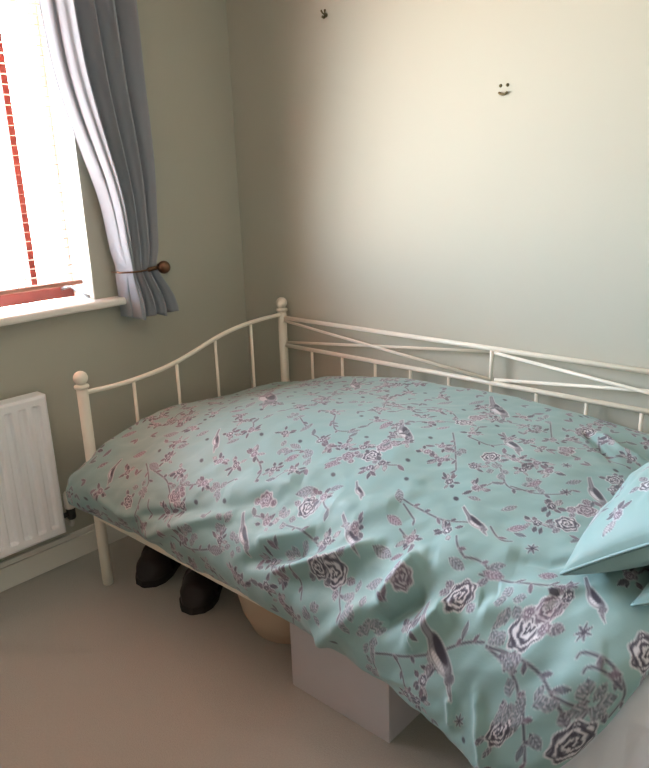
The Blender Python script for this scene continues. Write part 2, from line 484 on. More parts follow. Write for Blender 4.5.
# ================================================================ DAYBED
XB, YB, BW, SP = 0.2704, -0.040, 0.938, 0.9818
YFB = YB - BW
bed = thing('daybed', 'ivory metal daybed with curved ends and cross-braced back', 'bed', loc=(XB, YB, 0))
def bp(x, y, z): return (x - XB, y - YB, z)
PR = 0.0185
def bed_post(x, y, h):
    # h = top of the finial
    o = lathe('post', [(0.014, 0), (PR, 0.004), (PR, h - 0.062), (PR - 0.002, h - 0.060)], bp(x, y, 0), M_bed, bed, 24)
    f = [(0.012, h - 0.062), (0.0235, h - 0.058), (0.0245, h - 0.053), (0.0235, h - 0.048), (0.016, h - 0.045)]
    for i in range(2, 15):
        t = math.pi * i / 14
        f.append((0.0235 * math.sin(t) + 0.0002, h - 0.0235 - 0.0235 * math.cos(t)))
    link('finial', lathe_mesh(f, 24, 'finial'), M_bed, o, True)
    return o
HC, HF = 0.898, 0.792
XE = XB + 2 * SP
for x in (XB, XE):
    bed_post(x, YB, HC); bed_post(x, YFB, HF)
ZT, ZL = 0.8127, 0.6944
def rail(name, a, b, r): return tube(name, [bp(*a), bp(*b)], r, M_bed, bed, 12)
rail('top_rail', (XB, YB, ZT), (XE, YB, ZT), 0.0085)
rail('lower_rail', (XB, YB, ZL), (XE, YB, ZL), 0.0085)
rail('base_rail', (XB, YB, 0.30), (XE, YB, 0.30), 0.012)
rail('divider', (XB + SP, YB, ZL), (XB + SP, YB, ZT), 0.0065)
for k in range(2):
    x0, x1 = XB + k * SP, XB + (k + 1) * SP
    tube('brace', [bp(x0 + 0.012, YB - 0.004, ZT - 0.012), bp((x0 + x1) / 2, YB - 0.0055, (ZT + ZL) / 2), bp(x1, YB - 0.004, ZL + 0.012)], 0.0055, M_bed, bed, 10)
    tube('brace', [bp(x0 + 0.012, YB + 0.004, ZL + 0.012), bp((x0 + x1) / 2, YB + 0.0055, (ZT + ZL) / 2), bp(x1, YB + 0.004, ZT - 0.012)], 0.0055, M_bed, bed, 10)
spm = tube_mesh([(0, 0, 0.30), (0, 0, ZL)], 0.0058, 10, name='spindle'); spm.materials.append(M_bed)
spm.polygons.foreach_set('use_smooth', [True] * len(spm.polygons))
for k in range(1, 12):
    o = link('spindle', spm, None, bed); o.location = bp(XB + k * SP / 6, YB, 0)
# curved end rails
ey = np.array([YFB, -0.94, -0.86, -0.768, -0.68, -0.587, -0.467, -0.40, -0.31, -0.219, -0.12, YB])
ez = np.array([0.7165, 0.7155, 0.713, 0.7165, 0.725, 0.741, 0.774, 0.793, 0.811, 0.8215, 0.826, 0.8265])
yy = np.linspace(YFB, YB, 48); zz = spline_w(ey, yy) @ ez
for x in (XB, XE):
    tube('end_rail', [bp(x, a, b) for a, b in zip(yy, zz)], 0.0085, M_bed, bed, 12)
    rail('end_base_rail', (x, YFB, 0.30), (x, YB, 0.30), 0.012)
    for k in range(1, 5):
        y = YFB + k * BW / 5 + 0.008
        z = float((spline_w(ey, [y]) @ ez)[0])
        rail('end_spindle', (x, y, 0.30), (x, y, z), 0.0058)
box('side_rail', bp(XB, YFB - 0.012, 0.262), bp(XE, YFB + 0.012, 0.314), M_bed, bed, 0.004)
for k in range(12):
    x = XB + 0.1 + k * 0.16
    box('slat', bp(x - 0.03, YFB + 0.012, 0.285), bp(x + 0.03, YB - 0.012, 0.298), M_bed, bed, 0.003)

# ================================================================ MATTRESS
mt = thing('mattress', 'white sheeted mattress showing at the head end of the daybed', 'mattress', loc=(1.25, -0.51, 0.312))
def mattress_mesh():
    # a rounded super-ellipse prism, rings from underside over the top
    lx, ly, h, r = 0.945, 0.448, 0.193, 0.045
    n = 260
    prof = [(-0.004, -0.012), (0.0, 0.0)] + [(0.004 * math.sin(k * 1.3), 0.012 + (h - r - 0.012) * k / 8) for k in range(1, 9)]
    prof += [(-r + r * math.cos(t), h - r + r * math.sin(t)) for t in [math.pi / 2 * k / 8 for k in range(1, 9)]]
    prof += [(-0.1, h + 0.003), (-0.25, h + 0.004), (-0.45, h + 0.004)]
    V = []
    for (o_, z) in prof:
        ring = []
        for k in range(n):
            t = 2 * math.pi * k / n
            c, s = math.cos(t), math.sin(t)
            p = 10
            q = (abs(c) ** p + abs(s) ** p) ** (-1 / p)
            x = q * c * max(lx + o_, 0.45); y = q * s * max(ly + o_, 0.001)
            wv = 0.004 * math.sin(x * 31 + z * 40) * math.sin(z * 26 + x * 9)
            ring.append((x, y - (wv if s < -0.5 else 0), z))
        V.append(ring)
    me = grid_mesh(np.array(V).transpose(1, 0, 2), 'sheeted_body', closed_u=True)
    return me
link('sheeted_body', mattress_mesh(), M_sheet, mt)
def sheet_drop():
    # loose side of the sheet falling over the side rail at the head end
    xs = np.linspace(1.66, 2.205, 90); k = np.linspace(0, 1, 40)
    py = spline_w(np.array([0, .15, .3, .5, .75, 1.0]), k) @ np.array([-0.915, -0.955, -0.985, -0.999, -1.003, -1.004])
    pz = spline_w(np.array([0, .15, .3, .5, .75, 1.0]), k) @ np.array([0.513, 0.507, 0.475, 0.40, 0.31, 0.22])
    P = np.zeros((90, 40, 3))
    for i, x in enumerate(xs):
        wv = (0.004 * math.sin(x * 38) + 0.003 * math.sin(x * 71 + 1)) * k
        fold = 0.006 * np.exp(-((pz - 0.455 - 0.03 * math.sin(x * 9)) / 0.012) ** 2)
        P[i, :, 0] = x - 1.25; P[i, :, 1] = py - np.abs(wv) - fold + 0.51; P[i, :, 2] = pz - 0.312
    return grid_mesh(P, 'sheet_drop')
link('sheet_drop', sheet_drop(), M_sheet, mt)

#DUVET-BEGIN
# ================================================================ DUVET (base surface)
# rows = stations along the bed (foot to head), columns = back edge, over the top, down the front to the hem
DS = np.array([-0.16, -0.05, 0.0, 0.10, 0.30, 0.55, 0.80, 1.10, 1.40, 1.62, 1.78, 1.83, 1.87])       # s, metres along
DT = np.array([0.0, 0.10, 0.25, 0.50, 0.75, 0.93, 1.03, 1.13, 1.23, 1.27, 1.31])                        # t, metres across
def duvet_net():
    #        x(top)  zb    z1    z2    z3    z4    z5     (z at the columns y=-.07,-.12,-.25,-.5,-.75,-.93)
    rows = [(0.315, .400, .420, .430, .440, .440, .420),
            (0.300, .470, .500, .510, .520, .520, .490),
            (0.312, .490, .535, .555, .570, .575, .535),
            (0.400, .510, .565, .585, .600, .605, .550),
            (0.600, .540, .615, .635, .645, .630, .560),
            (0.850, .560, .655, .675, .680, .650, .565),
            (1.100, .570, .675, .695, .695, .660, .570),
            (1.400, .575, .680, .700, .698, .662, .575),
            (1.680, .570, .660, .680, .680, .655, .580),
            (1.890, .550, .635, .650, .655, .645, .590),
            (2.040, .520, .590, .605, .615, .620, .595),
            (2.085, .500, .555, .570, .580, .590, .575),
            (2.080, .480, .530, .545, .555, .560, .545)]
    ycol = [-.075, -.115, -.25, -.50, -.75, -.925]
    # front drop: (x, y, z) at columns 6, 7, 8(hem); curl columns follow
    drop = [((0.27, -0.985, .400), (0.26, -1.000, .365), (0.26, -1.005, .330)),
            ((0.215, -1.010, .420), (0.185, -1.035, .365), (0.200, -1.035, .318)),
            ((0.250, -1.010, .450), (0.225, -1.040, .375), (0.240, -1.040, .318)),
            ((0.370, -1.005, .475), (0.355, -1.044, .390), (0.365, -1.012, .298)),
            ((0.590, -1.005, .490), (0.585, -1.045, .400), (0.590, -1.004, .298)),
            ((0.845, -1.006, .495), (0.845, -1.046, .402), (0.845, -1.004, .300)),
            ((1.095, -1.008, .498), (1.090, -1.050, .405), (1.090, -1.006, .296)),
            ((1.390, -1.012, .495), (1.380, -1.055, .395), (1.375, -1.015, .280)),
            ((1.660, -1.015, .490), (1.640, -1.050, .360), (1.625, -1.035, .270)),
            ((1.855, -1.020, .490), (1.820, -1.055, .335), (1.790, -1.055, .235)),
            ((2.030, -1.020, .500), (1.960, -1.055, .320), (1.890, -1.055, .195)),
            ((2.075, -1.010, .490), (2.005, -1.040, .315), (1.920, -1.040, .185)),
            ((2.070, -0.995, .475), (2.000, -1.020, .320), (1.915, -1.022, .195))]
    net = np.zeros((len(DS), len(DT), 3))
    for i, rw in enumerate(rows):
        for j in range(6):
            net[i, j] = (rw[0], ycol[j], rw[1 + j])
        for j in range(3):
            net[i, 6 + j] = drop[i][j]
        h = np.array(drop[i][2])
        net[i, 9] = h + (0, 0.020, -0.006)
        net[i, 10] = h + (0, 0.034, 0.025)
        net[i, 6:, 0] -= {9: 0.012, 10: 0.030, 11: 0.036, 12: 0.036}.get(i, 0) * np.array([0.4, 1, 1.1, 1.1, 1.1])
    return net
DN_S, DN_T = 780, 540
d_s = np.linspace(DS[0], DS[-1], DN_S); d_t = np.linspace(DT[0], DT[-1], DN_T)
def duvet_base():
    Ws, Wt = spline_w(DS, d_s), spline_w(DT, d_t)
    return np.einsum('ai,ijk,bj->abk', Ws, duvet_net(), Wt)
def grid_normals(P):
    n = np.cross(np.gradient(P, axis=0), np.gradient(P, axis=1))
    n /= np.linalg.norm(n, axis=-1, keepdims=True) + 1e-12
    return n
#DUVET-END

# folds measured on the cloth: (polyline in s,t), half width, height
FOLDS = [
([(0.351,1.181),(0.515,1.103),(0.713,1.016)],0.018,0.01), ([(0.846,1.048),(0.921,1.009),(1.0,0.97)],0.018,0.01),
([(0.94,1.086),(1.052,1.031),(1.143,0.977),(1.179,0.953)],0.017,0.016), ([(1.265,1.043),(1.286,0.999),(1.31,0.945)],0.026,0.018),
([(1.375,1.072),(1.409,1.038),(1.435,1.001)],0.022,0.015), ([(1.278,1.089),(1.323,1.045),(1.367,1.004)],0.022,-0.016),
([(0.817,1.108),(0.934,1.055),(1.013,1.018)],0.02,-0.012), ([(0.968,1.108),(1.112,1.06),(1.185,1.009)],0.03,-0.008),
([(1.583,1.091),(1.628,1.133),(1.693,1.188)],0.012,0.007), ([(1.521,1.12),(1.549,1.171)],0.01,0.005), ([(1.49,0.977),(1.516,0.953)],0.02,-0.005),
([(1.513,0.938),(1.625,0.924),(1.68,0.907)],0.01,0.004), ([(0.65,0.97),(0.752,0.919),(0.864,0.865)],0.035,0.01),
([(0.095,1.106),(0.247,1.137),(0.403,1.116)],0.015,0.006), ([(1.07,1.218),(1.185,1.108),(1.229,1.067)],0.02,0.01),
([(1.503,0.989),(1.563,0.955),(1.635,0.938)],0.03,0.006), ([(0.976,0.894),(1.078,0.899),(1.172,0.858)],0.03,0.007),
([(1.732,1.048),(1.745,1.023),(1.776,1.004)],0.03,0.004), ([(1.328,0.943),(1.401,0.902),(1.503,0.875)],0.04,0.006),
([(1.508,0.885),(1.57,0.877),(1.612,0.848)],0.012,-0.004), ([(1.43,0.262),(1.505,0.314),(1.573,0.318)],0.014,0.006),
([(1.391,0.27),(1.463,0.345),(1.513,0.391)],0.012,-0.005), ([(0.293,1.15),(0.445,1.086),(0.593,1.026)],0.014,-0.006)]
#FOLDS-HERE
MOTIFS = [
('R',(0.293,1.091),0.024), ('R',(0.929,0.928),0.032), ('R',(1.106,1.035),0.04), ('R',(1.448,0.982),0.034), ('R',(1.622,0.989),0.042),
('R',(1.68,1.123),0.032), ('R',(1.802,1.094),0.036), ('R',(1.555,0.744),0.032), ('R',(1.565,0.501),0.026), ('R',(1.815,0.962),0.034),
('R',(0.989,0.734),0.03), ('R',(1.099,0.452),0.03), ('R',(1.393,0.265),0.03), ('R',(1.273,0.591),0.03), ('R',(1.07,1.038),0.026),
('P',(1.635,0.958),0.03), ('P',(1.57,0.671),0.03), ('P',(1.101,0.391),0.026), ('P',(0.997,0.688),0.028), ('P',(1.409,0.435),0.025),
('P',(0.927,0.758),0.022), ('P',(0.794,0.945),0.024), ('P',(0.478,1.023),0.024), ('P',(1.305,0.994),0.024), ('C',(0.353,0.936)), ('C',(0.559,0.962)),
('C',(0.463,1.072)), ('C',(0.708,0.566)), ('C',(0.617,0.885)), ('C',(0.747,0.863)), ('C',(0.643,0.838)), ('C',(0.848,0.736)), ('C',(0.778,0.384)),
('C',(0.697,0.316)), ('C',(0.77,0.209)), ('C',(0.976,0.479)), ('C',(1.239,0.736)), ('C',(1.166,0.668)), ('C',(1.289,0.36)), ('C',(1.351,0.391)),
('C',(1.5,0.702)), ('C',(1.252,0.919)), ('C',(1.328,0.877)), ('C',(1.372,1.055)), ('C',(1.497,0.775)), ('C',(1.448,1.103)), ('C',(1.44,1.125)),
('C',(1.437,1.174)), ('C',(1.396,1.188)), ('C',(1.651,0.931)), ('C',(0.716,1.082)), ('C',(1.044,0.982)), ('C',(0.974,1.091)), ('C',(1.018,0.78)),
('C',(0.877,0.143)), ('C',(1.404,0.199)), ('K',(0.327,1.035)), ('K',(0.473,0.989)), ('K',(0.627,0.96)), ('K',(0.601,0.574)), ('K',(0.63,0.656)),
('K',(0.822,0.792)), ('K',(0.88,0.972)), ('K',(0.979,1.035)), ('K',(1.075,1.133)), ('K',(1.036,1.218)), ('K',(1.252,1.106)), ('K',(1.286,1.174)),
('K',(1.265,1.118)), ('K',(1.555,1.011)), ('K',(1.555,0.96)), ('K',(1.669,1.082)), ('K',(1.706,1.077)), ('K',(1.784,1.052)), ('K',(1.325,0.639)),
('K',(1.174,0.608)), ('K',(1.43,0.644)), ('K',(0.71,1.038)), ('K',(0.606,1.096)), ('K',(0.731,0.457)), ('K',(0.71,0.8)), ('K',(1.195,1.062)),
('K',(1.179,1.099)), ('K',(0.776,1.077)), ('K',(1.265,0.272)), ('D',(0.179,1.14)), ('D',(0.08,1.14)), ('D',(0.671,0.987)), ('D',(0.601,0.766)),
('D',(0.546,0.683)), ('D',(1.091,0.712)), ('D',(1.135,0.778)), ('D',(1.291,0.785)), ('D',(1.185,0.413)), ('D',(0.744,0.751)), ('D',(0.486,0.907)),
('D',(1.291,0.785)), ('D',(0.934,0.829)), ('D',(0.319,0.753)), ('T',(1.448,0.518)), ('T',(1.518,0.853)), ('T',(1.716,0.975)), ('T',(1.568,1.15)),
('T',(0.432,0.35)), ('T',(1.503,0.634)), ('T',(1.682,0.632)), ('B',(0.145,0.977),(0.184,1.06)), ('B',(0.437,0.79),(0.51,0.856)),
('B',(0.267,0.391),(0.494,0.591)), ('B',(0.489,0.194),(0.606,0.297)), ('B',(1.013,0.829),(1.073,0.865)), ('B',(0.937,0.527),(1.06,0.632)),
('B',(1.039,0.199),(1.187,0.323)), ('B',(1.513,0.532),(1.612,0.627)), ('B',(0.749,0.994),(0.841,1.069)), ('B',(1.385,1.011),(1.536,1.094)),
('B',(1.659,0.887),(1.742,0.936)), ('B',(1.323,0.802),(1.417,0.841)), ('B',(1.224,0.447),(1.338,0.523)), ('B',(1.047,0.921),(1.159,0.965)),
('L',(0.228,0.858),(0.286,0.834)), ('L',(0.377,0.836),(0.4,0.804)), ('L',(0.176,0.955),(0.22,0.928)), ('L',(0.075,0.989),(0.08,0.96)),
('L',(0.067,0.916),(0.085,0.87)), ('L',(0.09,1.026),(0.108,0.999)), ('L',(0.374,0.693),(0.411,0.661)), ('L',(0.398,0.644),(0.372,0.561)),
('L',(0.278,0.615),(0.27,0.559)), ('L',(0.541,0.7),(0.554,0.668)), ('L',(0.755,0.829),(0.783,0.797)), ('L',(0.888,0.809),(0.927,0.787)),
('L',(0.955,0.873),(0.989,0.853)), ('L',(0.708,0.712),(0.716,0.668)), ('L',(0.848,0.666),(0.872,0.637)), ('L',(0.919,0.608),(0.919,0.54)),
('L',(0.94,0.348),(0.958,0.292)), ('L',(1.02,0.297),(1.041,0.245)), ('L',(1.02,0.554),(1.041,0.525)), ('L',(1.06,0.537),(1.083,0.503)),
('L',(1.161,0.89),(1.208,0.897)), ('L',(1.179,0.96),(1.234,0.965)), ('L',(1.208,1.031),(1.252,1.009)), ('L',(1.377,0.933),(1.419,0.941)),
('L',(1.456,0.931),(1.5,0.928)), ('L',(1.409,0.775),(1.432,0.741)), ('L',(1.443,0.821),(1.482,0.795)), ('L',(1.463,0.824),(1.49,0.824)),
('L',(1.458,0.924),(1.49,0.907)), ('L',(1.565,0.907),(1.602,0.899)), ('L',(1.508,1.038),(1.5,1.011)), ('L',(1.609,1.035),(1.643,1.045)),
('L',(1.724,1.048),(1.748,1.04)), ('L',(1.737,1.106),(1.771,1.116)), ('L',(1.755,1.145),(1.74,1.123)), ('L',(1.419,0.664),(1.437,0.625)),
('L',(1.487,0.6),(1.508,0.564)), ('L',(0.924,0.88),(0.872,0.909)), ('L',(0.911,0.78),(0.898,0.821)), ('L',(0.768,0.775),(0.723,0.77)),
('L',(0.676,1.118),(0.747,1.103)), ('L',(0.351,0.972),(0.293,0.967)), ('L',(0.382,0.87),(0.351,0.894)), ('L',(1.135,0.814),(1.169,0.848)),
('L',(1.612,0.578),(1.612,0.523)), ('L',(1.237,0.97),(1.26,0.953)), ('L',(1.349,0.766),(1.315,0.768)), ('L',(0.544,0.804),(0.523,0.834)),
('L',(1.242,0.136),(1.289,0.136)), ('L',(1.109,0.139),(1.161,0.156)), ('V',[(0.27,0.967),(0.338,1.011),(0.346,1.074),(0.335,1.162)]),
('V',[(0.309,0.977),(0.382,0.987),(0.424,0.999),(0.46,1.028)]), ('V',[(0.512,1.128),(0.601,1.137),(0.716,1.103)]),
('V',[(0.465,1.038),(0.505,1.096)]), ('V',[(0.739,0.591),(0.804,0.666),(0.856,0.649)]),
('V',[(0.919,0.413),(0.961,0.382),(1.02,0.399),(1.065,0.433)]), ('V',[(1.114,0.535),(1.174,0.612),(1.229,0.69)]),
('V',[(1.278,0.6),(1.328,0.632),(1.38,0.688),(1.427,0.676)]), ('V',[(1.169,0.537),(1.232,0.54),(1.263,0.513)]), ('V',[(1.284,0.275),(1.346,0.389)]),
('V',[(1.435,0.287),(1.497,0.389),(1.563,0.396)]), ('V',[(1.443,0.277),(1.51,0.311),(1.576,0.36)]),
('V',[(1.385,0.685),(1.448,0.676),(1.497,0.649),(1.51,0.617)]), ('V',[(0.901,0.984),(0.971,0.984),(1.039,0.999)]),
('V',[(1.161,0.836),(1.271,0.853),(1.318,0.851),(1.391,0.829)]), ('V',[(1.177,0.848),(1.229,0.875)]),
('V',[(1.359,0.885),(1.38,0.907),(1.406,0.921)]), ('V',[(1.406,0.921),(1.437,0.916),(1.477,0.928)]),
('V',[(1.453,0.938),(1.508,0.933),(1.581,0.928),(1.659,0.914)]), ('V',[(1.291,1.133),(1.432,1.082),(1.508,1.043),(1.557,1.028)]),
('V',[(1.565,1.031),(1.628,1.045),(1.672,1.069),(1.708,1.106),(1.695,1.113)]), ('V',[(1.573,1.031),(1.654,1.031),(1.721,1.052),(1.779,1.077)]),
('V',[(1.732,1.055),(1.774,1.055),(1.813,1.052)]), ('V',[(1.68,1.067),(1.724,1.106),(1.768,1.14)]),
('V',[(1.729,1.006),(1.732,0.999),(1.75,0.996),(1.779,0.999),(1.81,1.016),(1.82,1.031),(1.82,1.052)]),
('V',[(1.75,1.018),(1.75,1.013),(1.758,1.009),(1.776,1.009),(1.807,1.018)]), ('V',[(0.979,1.035),(1.013,1.084),(1.036,1.123)]),
('V',[(0.643,0.838),(0.71,0.875),(0.734,0.916)]), ('V',[(0.559,0.962),(0.507,0.982),(0.473,0.989)]),
('V',[(1.278,1.113),(1.276,1.147),(1.294,1.179)]), ('V',[(1.344,1.116),(1.372,1.135),(1.396,1.174)]), ('V',[(0.189,0.537),(0.252,0.52)]),
('V',[(0.65,0.651),(0.703,0.681),(0.716,0.668)]), ('V',[(0.778,0.384),(0.841,0.503),(0.796,0.486)]),
('V',[(1.125,1.033),(1.143,1.069),(1.179,1.099)]), ('V',[(1.211,0.907),(1.245,0.921)]), ('V',[(0.82,0.792),(0.773,0.783),(0.742,0.812)]),
('V',[(0.888,0.787),(0.932,0.756),(0.989,0.734)]), ('V',[(1.039,0.486),(1.099,0.452)]), ('V',[(0.796,0.202),(0.789,0.143)]),
('V',[(1.409,0.829),(1.445,0.856),(1.471,0.851)]), ('V',[(0.385,1.06),(0.403,1.101)]), ('V',[(0.619,0.96),(0.648,0.924)])]
#MOTIFS-HERE

AQUA = np.array(lin(139, 168, 168)[:3])
INK = np.array(lin(66, 60, 74)[:3]); MID = np.array(lin(114, 110, 122)[:3]); PALE = np.array(lin(214, 208, 214)[:3]); MAUVE = np.array(lin(138, 120, 134)[:3])
def paint_print(S, T, motifs, bg=AQUA, seed=5):
    """flat print of the fabric: roses, blossom sprays, birds, leaves and vines at cloth positions (s, t) in metres"""
    rg = random.Random(seed)
    rgb = np.ones(S.shape + (3,)) * bg
    s0, t0 = S[0, 0], T[0, 0]
    ds, dt = S[1, 0] - S[0, 0], T[0, 1] - T[0, 0]
    px = 0.5 * (ds + dt)
    def win(c, r):
        i0 = max(0, int((c[0] - r - s0) / ds)); i1 = min(S.shape[0], int((c[0] + r - s0) / ds) + 2)
        j0 = max(0, int((c[1] - r - t0) / dt)); j1 = min(S.shape[1], int((c[1] + r - t0) / dt) + 2)
        return (slice(i0, i1), slice(j0, j1)) if i1 > i0 and j1 > j0 else None
    def put(w, a, col):
        a = np.clip(a, 0, 1)[..., None]
        rgb[w] = rgb[w] * (1 - a) + col * a
    cov = lambda d: np.clip(0.5 - d / px, 0, 1)          # coverage from a signed distance
    def lens(X, Y, L, W):                                # leaf: along +x from 0 to L
        u = np.clip(X / L, 0, 1)
        return np.maximum(np.abs(Y) - W * np.sin(np.pi * u) ** 0.8, np.maximum(-X, X - L))
    def local(w, c, ang):
        x, y = S[w] - c[0], T[w] - c[1]
        return x * math.cos(ang) + y * math.sin(ang), -x * math.sin(ang) + y * math.cos(ang)
    def leaf(c, ang, L, W, fill, ol=0.55):
        w = win(c, L + 0.01)
        if not w: return
        X, Y = local(w, c, ang)
        d = lens(X, Y, L, W)
        put(w, cov(d - 0.0014) * 0.55, PALE)
        put(w, cov(d), fill)
        put(w, cov(np.abs(d + 0.0008) - 0.0009) * ol, INK)
        put(w, cov(np.maximum(np.abs(Y) - 0.0008, d)) * 0.7, INK)
        if W > 0.006:
            put(w, cov(np.maximum(np.abs((X - np.abs(Y) * 1.2) % 0.009 - 0.0045) - 0.0012, d + 0.001)) * 0.5, PALE)
    def rose(c, r, pink):
        r *= 0.8; hal = 1.0 if r > 0.018 else 0.5
        w = win(c, r * 1.4)
        if not w: return
        X, Y = S[w] - c[0], T[w] - c[1]
        rr = np.hypot(X, Y); th = np.arctan2(Y, X); k0 = rg.uniform(0, 6)
        ed = r * (1 + 0.09 * np.cos(7 * th + k0))
        put(w, cov(rr - ed - 0.002) * hal, PALE)
        put(w, cov(rr - ed + 0.001), MAUVE if pink else MID)
        put(w, cov(np.abs(rr - ed + 0.002) - 0.0016) * (0.4 if pink else 0.9), INK)
        q = rr / r
        sp = np.sin(q * 17 + th + 1.1 * np.sin(3 * th + k0 + q * 4) + 0.9 * np.sin(5 * th - q * 9 + k0))
        ins = cov(rr - ed + 0.004)
        put(w, ins * np.clip(sp * 2.2 - 0.3, 0, 1) * (0.55 if pink else 0.95), PALE)
        put(w, ins * np.clip(-sp * 2.2 - 0.4, 0, 1) * (0.6 if pink else 0.95), INK)
    def vine(pts, wd=0.0021):
        # smooth the polyline
        n = len(pts)
        u = np.arange(n); W = spline_w(u.astype(float), np.linspace(0, n - 1, (n - 1) * 6 + 1)) if n > 2 else None
        q = np.array(pts, float)
        q = W @ q if W is not None else q
        c = q.mean(0); r = np.abs(q - c).max() + 0.02
        w = win(c, r)
        if not w: return
        d, _, par = seg_dist(S[w], T[w], [tuple(a) for a in q])
        put(w, cov(d - wd - 0.0014) * 0.35, PALE)
        put(w, cov(d - wd) * 0.95, INK * 0.75 + MID * 0.25)
        # small leaves and buds along it
        L = 0
        for a, b in zip(q[:-1], q[1:]):
            sl = math.hypot(*(b - a)); L += sl
            if L > 0.034:
                L = 0
                an = math.atan2(b[1] - a[1], b[0] - a[0]) + rg.choice((-1, 1)) * rg.uniform(0.5, 1.0)
                leaf(tuple(b), an, rg.uniform(0.012, 0.022), rg.uniform(0.003, 0.005), MID if rg.random() < 0.6 else MAUVE)
    def bird(a, b):
        a = np.array(a); b = np.array(b)
        L = max(0.045, float(np.hypot(*(b - a)))); ang = math.atan2(*(b - a)[::-1])
        c = tuple(a); w = win(c, L * 1.4)
        if not w: return
        X, Y = local(w, c, ang); X = X / L; Y = Y / L
        f = L
        bend = 0.10 * np.sin(X * 3.0)
        Yb = Y - bend
        tail = np.maximum(np.abs(Yb) - (0.022 + 0.05 * np.clip(X, 0, 1)), np.maximum(-X, X - 0.45))
        body = np.hypot((X - 0.58) / 0.27, Yb / 0.095) - 1
        body *= 0.09
        head = np.hypot(X - 0.87, Yb - 0.04) - 0.062
        beak = np.maximum(np.abs(Yb - 0.10 - (X - 0.93) * 0.5) - 0.028 * np.clip((1.07 - X) / 0.14, 0, 1), np.maximum(0.9 - X, X - 1.07))
        al = np.minimum(np.minimum(tail, body), np.minimum(head, beak)) * f
        put(w, cov(al - 0.0020) * 0.75, PALE)
        put(w, cov(al), MID * 0.7 + PALE * 0.3)
        put(w, cov(np.maximum(np.hypot((X - 0.55) / 0.2, (Yb + 0.035) / 0.05) - 1, -1) * 0.05 * f), INK)
        put(w, cov(np.maximum(np.hypot((X - 0.62) / 0.17, (Yb - 0.055) / 0.04) - 1, -1) * 0.05 * f), PALE)
        put(w, cov(np.maximum(tail * f, -0.0) + 0.0005) * 0.85, INK)
        put(w, cov(head * f + 0.003) * 0.5, INK)
        put(w, cov(np.abs(al + 0.0008) - 0.0009) * 0.8, INK)
        # wing bars
        put(w, cov(np.maximum(np.abs((X * f) % 0.007 - 0.0035) - 0.0009, body * f + 0.003)) * 0.5, INK)
    for mo in motifs:
        if mo[0] == 'V': vine(mo[1])
    for mo in motifs:
        k = mo[0]
        if k == 'R':
            for q in range(4):
                an = rg.uniform(0, 6.3)
                leaf((mo[1][0] + mo[2] * 0.8 * math.cos(an), mo[1][1] + mo[2] * 0.8 * math.sin(an)), an, mo[2] * 0.7, mo[2] * 0.22, MID)
            rose(mo[1], mo[2], False)
        elif k == 'P':
            rose(mo[1], mo[2], True)
            for q in range(3):
                an = rg.uniform(0, 6.3)
                rose((mo[1][0] + mo[2] * 1.1 * math.cos(an), mo[1][1] + mo[2] * 1.1 * math.sin(an)), mo[2] * 0.45, True)
        elif k in 'CK':
            n = 9 if k == 'C' else 6
            for q in range(n):
                an = rg.uniform(0, 6.3); rr = rg.uniform(0.0, 0.016)
                c = (mo[1][0] + rr * math.cos(an) * 1.3, mo[1][1] + rr * math.sin(an))
                if k == 'C':
                    leaf(c, an + rg.uniform(-.6, .6), rg.uniform(0.014, 0.028), rg.uniform(0.0035, 0.006), [MAUVE * 0.8, PALE * 0.75, MID * 0.7][q % 3], 0.95)
                else:
                    leaf(c, an, rg.uniform(0.018, 0.028), rg.uniform(0.006, 0.009), MID * 0.75 + bg * 0.25, 0.5)
            if k == 'C':
                rose(mo[1], 0.013, rg.random() < 0.5)
        elif k == 'B': bird(mo[1], mo[2])
        elif k == 'L':
            a, b = mo[1], mo[2]; L = math.hypot(b[0] - a[0], b[1] - a[1])
            L = min(max(L, 0.02), 0.06)
            leaf(a, math.atan2(b[1] - a[1], b[0] - a[0]), L, L * 0.2, MID * 0.8 + bg * 0.2 if rg.random() < 0.65 else MAUVE, 0.7)
        elif k == 'D':
            w = win(mo[1], 0.02)
            if w:
                X, Y = local(w, mo[1], 0.4); put(w, cov(np.hypot(X / 1.5, Y) - 0.0055) * 0.9, INK)
        elif k == 'T':
            for q in range(7):
                leaf(mo[1], q * 0.898, 0.014, 0.002, MID, 0.6)
            w = win(mo[1], 0.02)
            if w: X, Y = local(w, mo[1], 0); put(w, cov(np.hypot(X, Y) - 0.004), INK)
    return rgb

def fill_sprigs(motifs):
    # the small scattered sprigs, leaves and seeds between the larger figures
    rg = random.Random(21); pts = []
    for mo in motifs:
        pts += mo[1] if mo[0] == 'V' else [mo[1]] + ([mo[2]] if mo[0] in 'BL' else [])
    out = []
    for _ in range(2600):
        p = (rg.uniform(-0.1, 1.84), rg.uniform(0.04, 1.24))
        if (p[1] < 0.72 or p[0] < 1.1 or rg.random() < 0.12) and all((p[0] - q[0]) ** 2 + (p[1] - q[1]) ** 2 > 0.042 ** 2 for q in pts):
            pts.append(p)
            a = rg.uniform(0, 6.3); k = rg.random()
            q = lambda d, b=0.0: (p[0] + d * math.cos(a + b), p[1] + d * math.sin(a + b))
            if k < 0.34:
                out += [('V', [q(-0.025), q(0.0, 0.0), q(0.025, 0.4)]), ('C', q(0.026, 0.4)), ('L', q(-0.02), q(-0.045, 0.5))]
            elif k < 0.6: out += [('L', q(0.0), q(0.028)), ('L', q(0.004), q(0.024, 1.0))]
            elif k < 0.85: out += [('C', p)]
            else: out += [('D', p)]
    return out

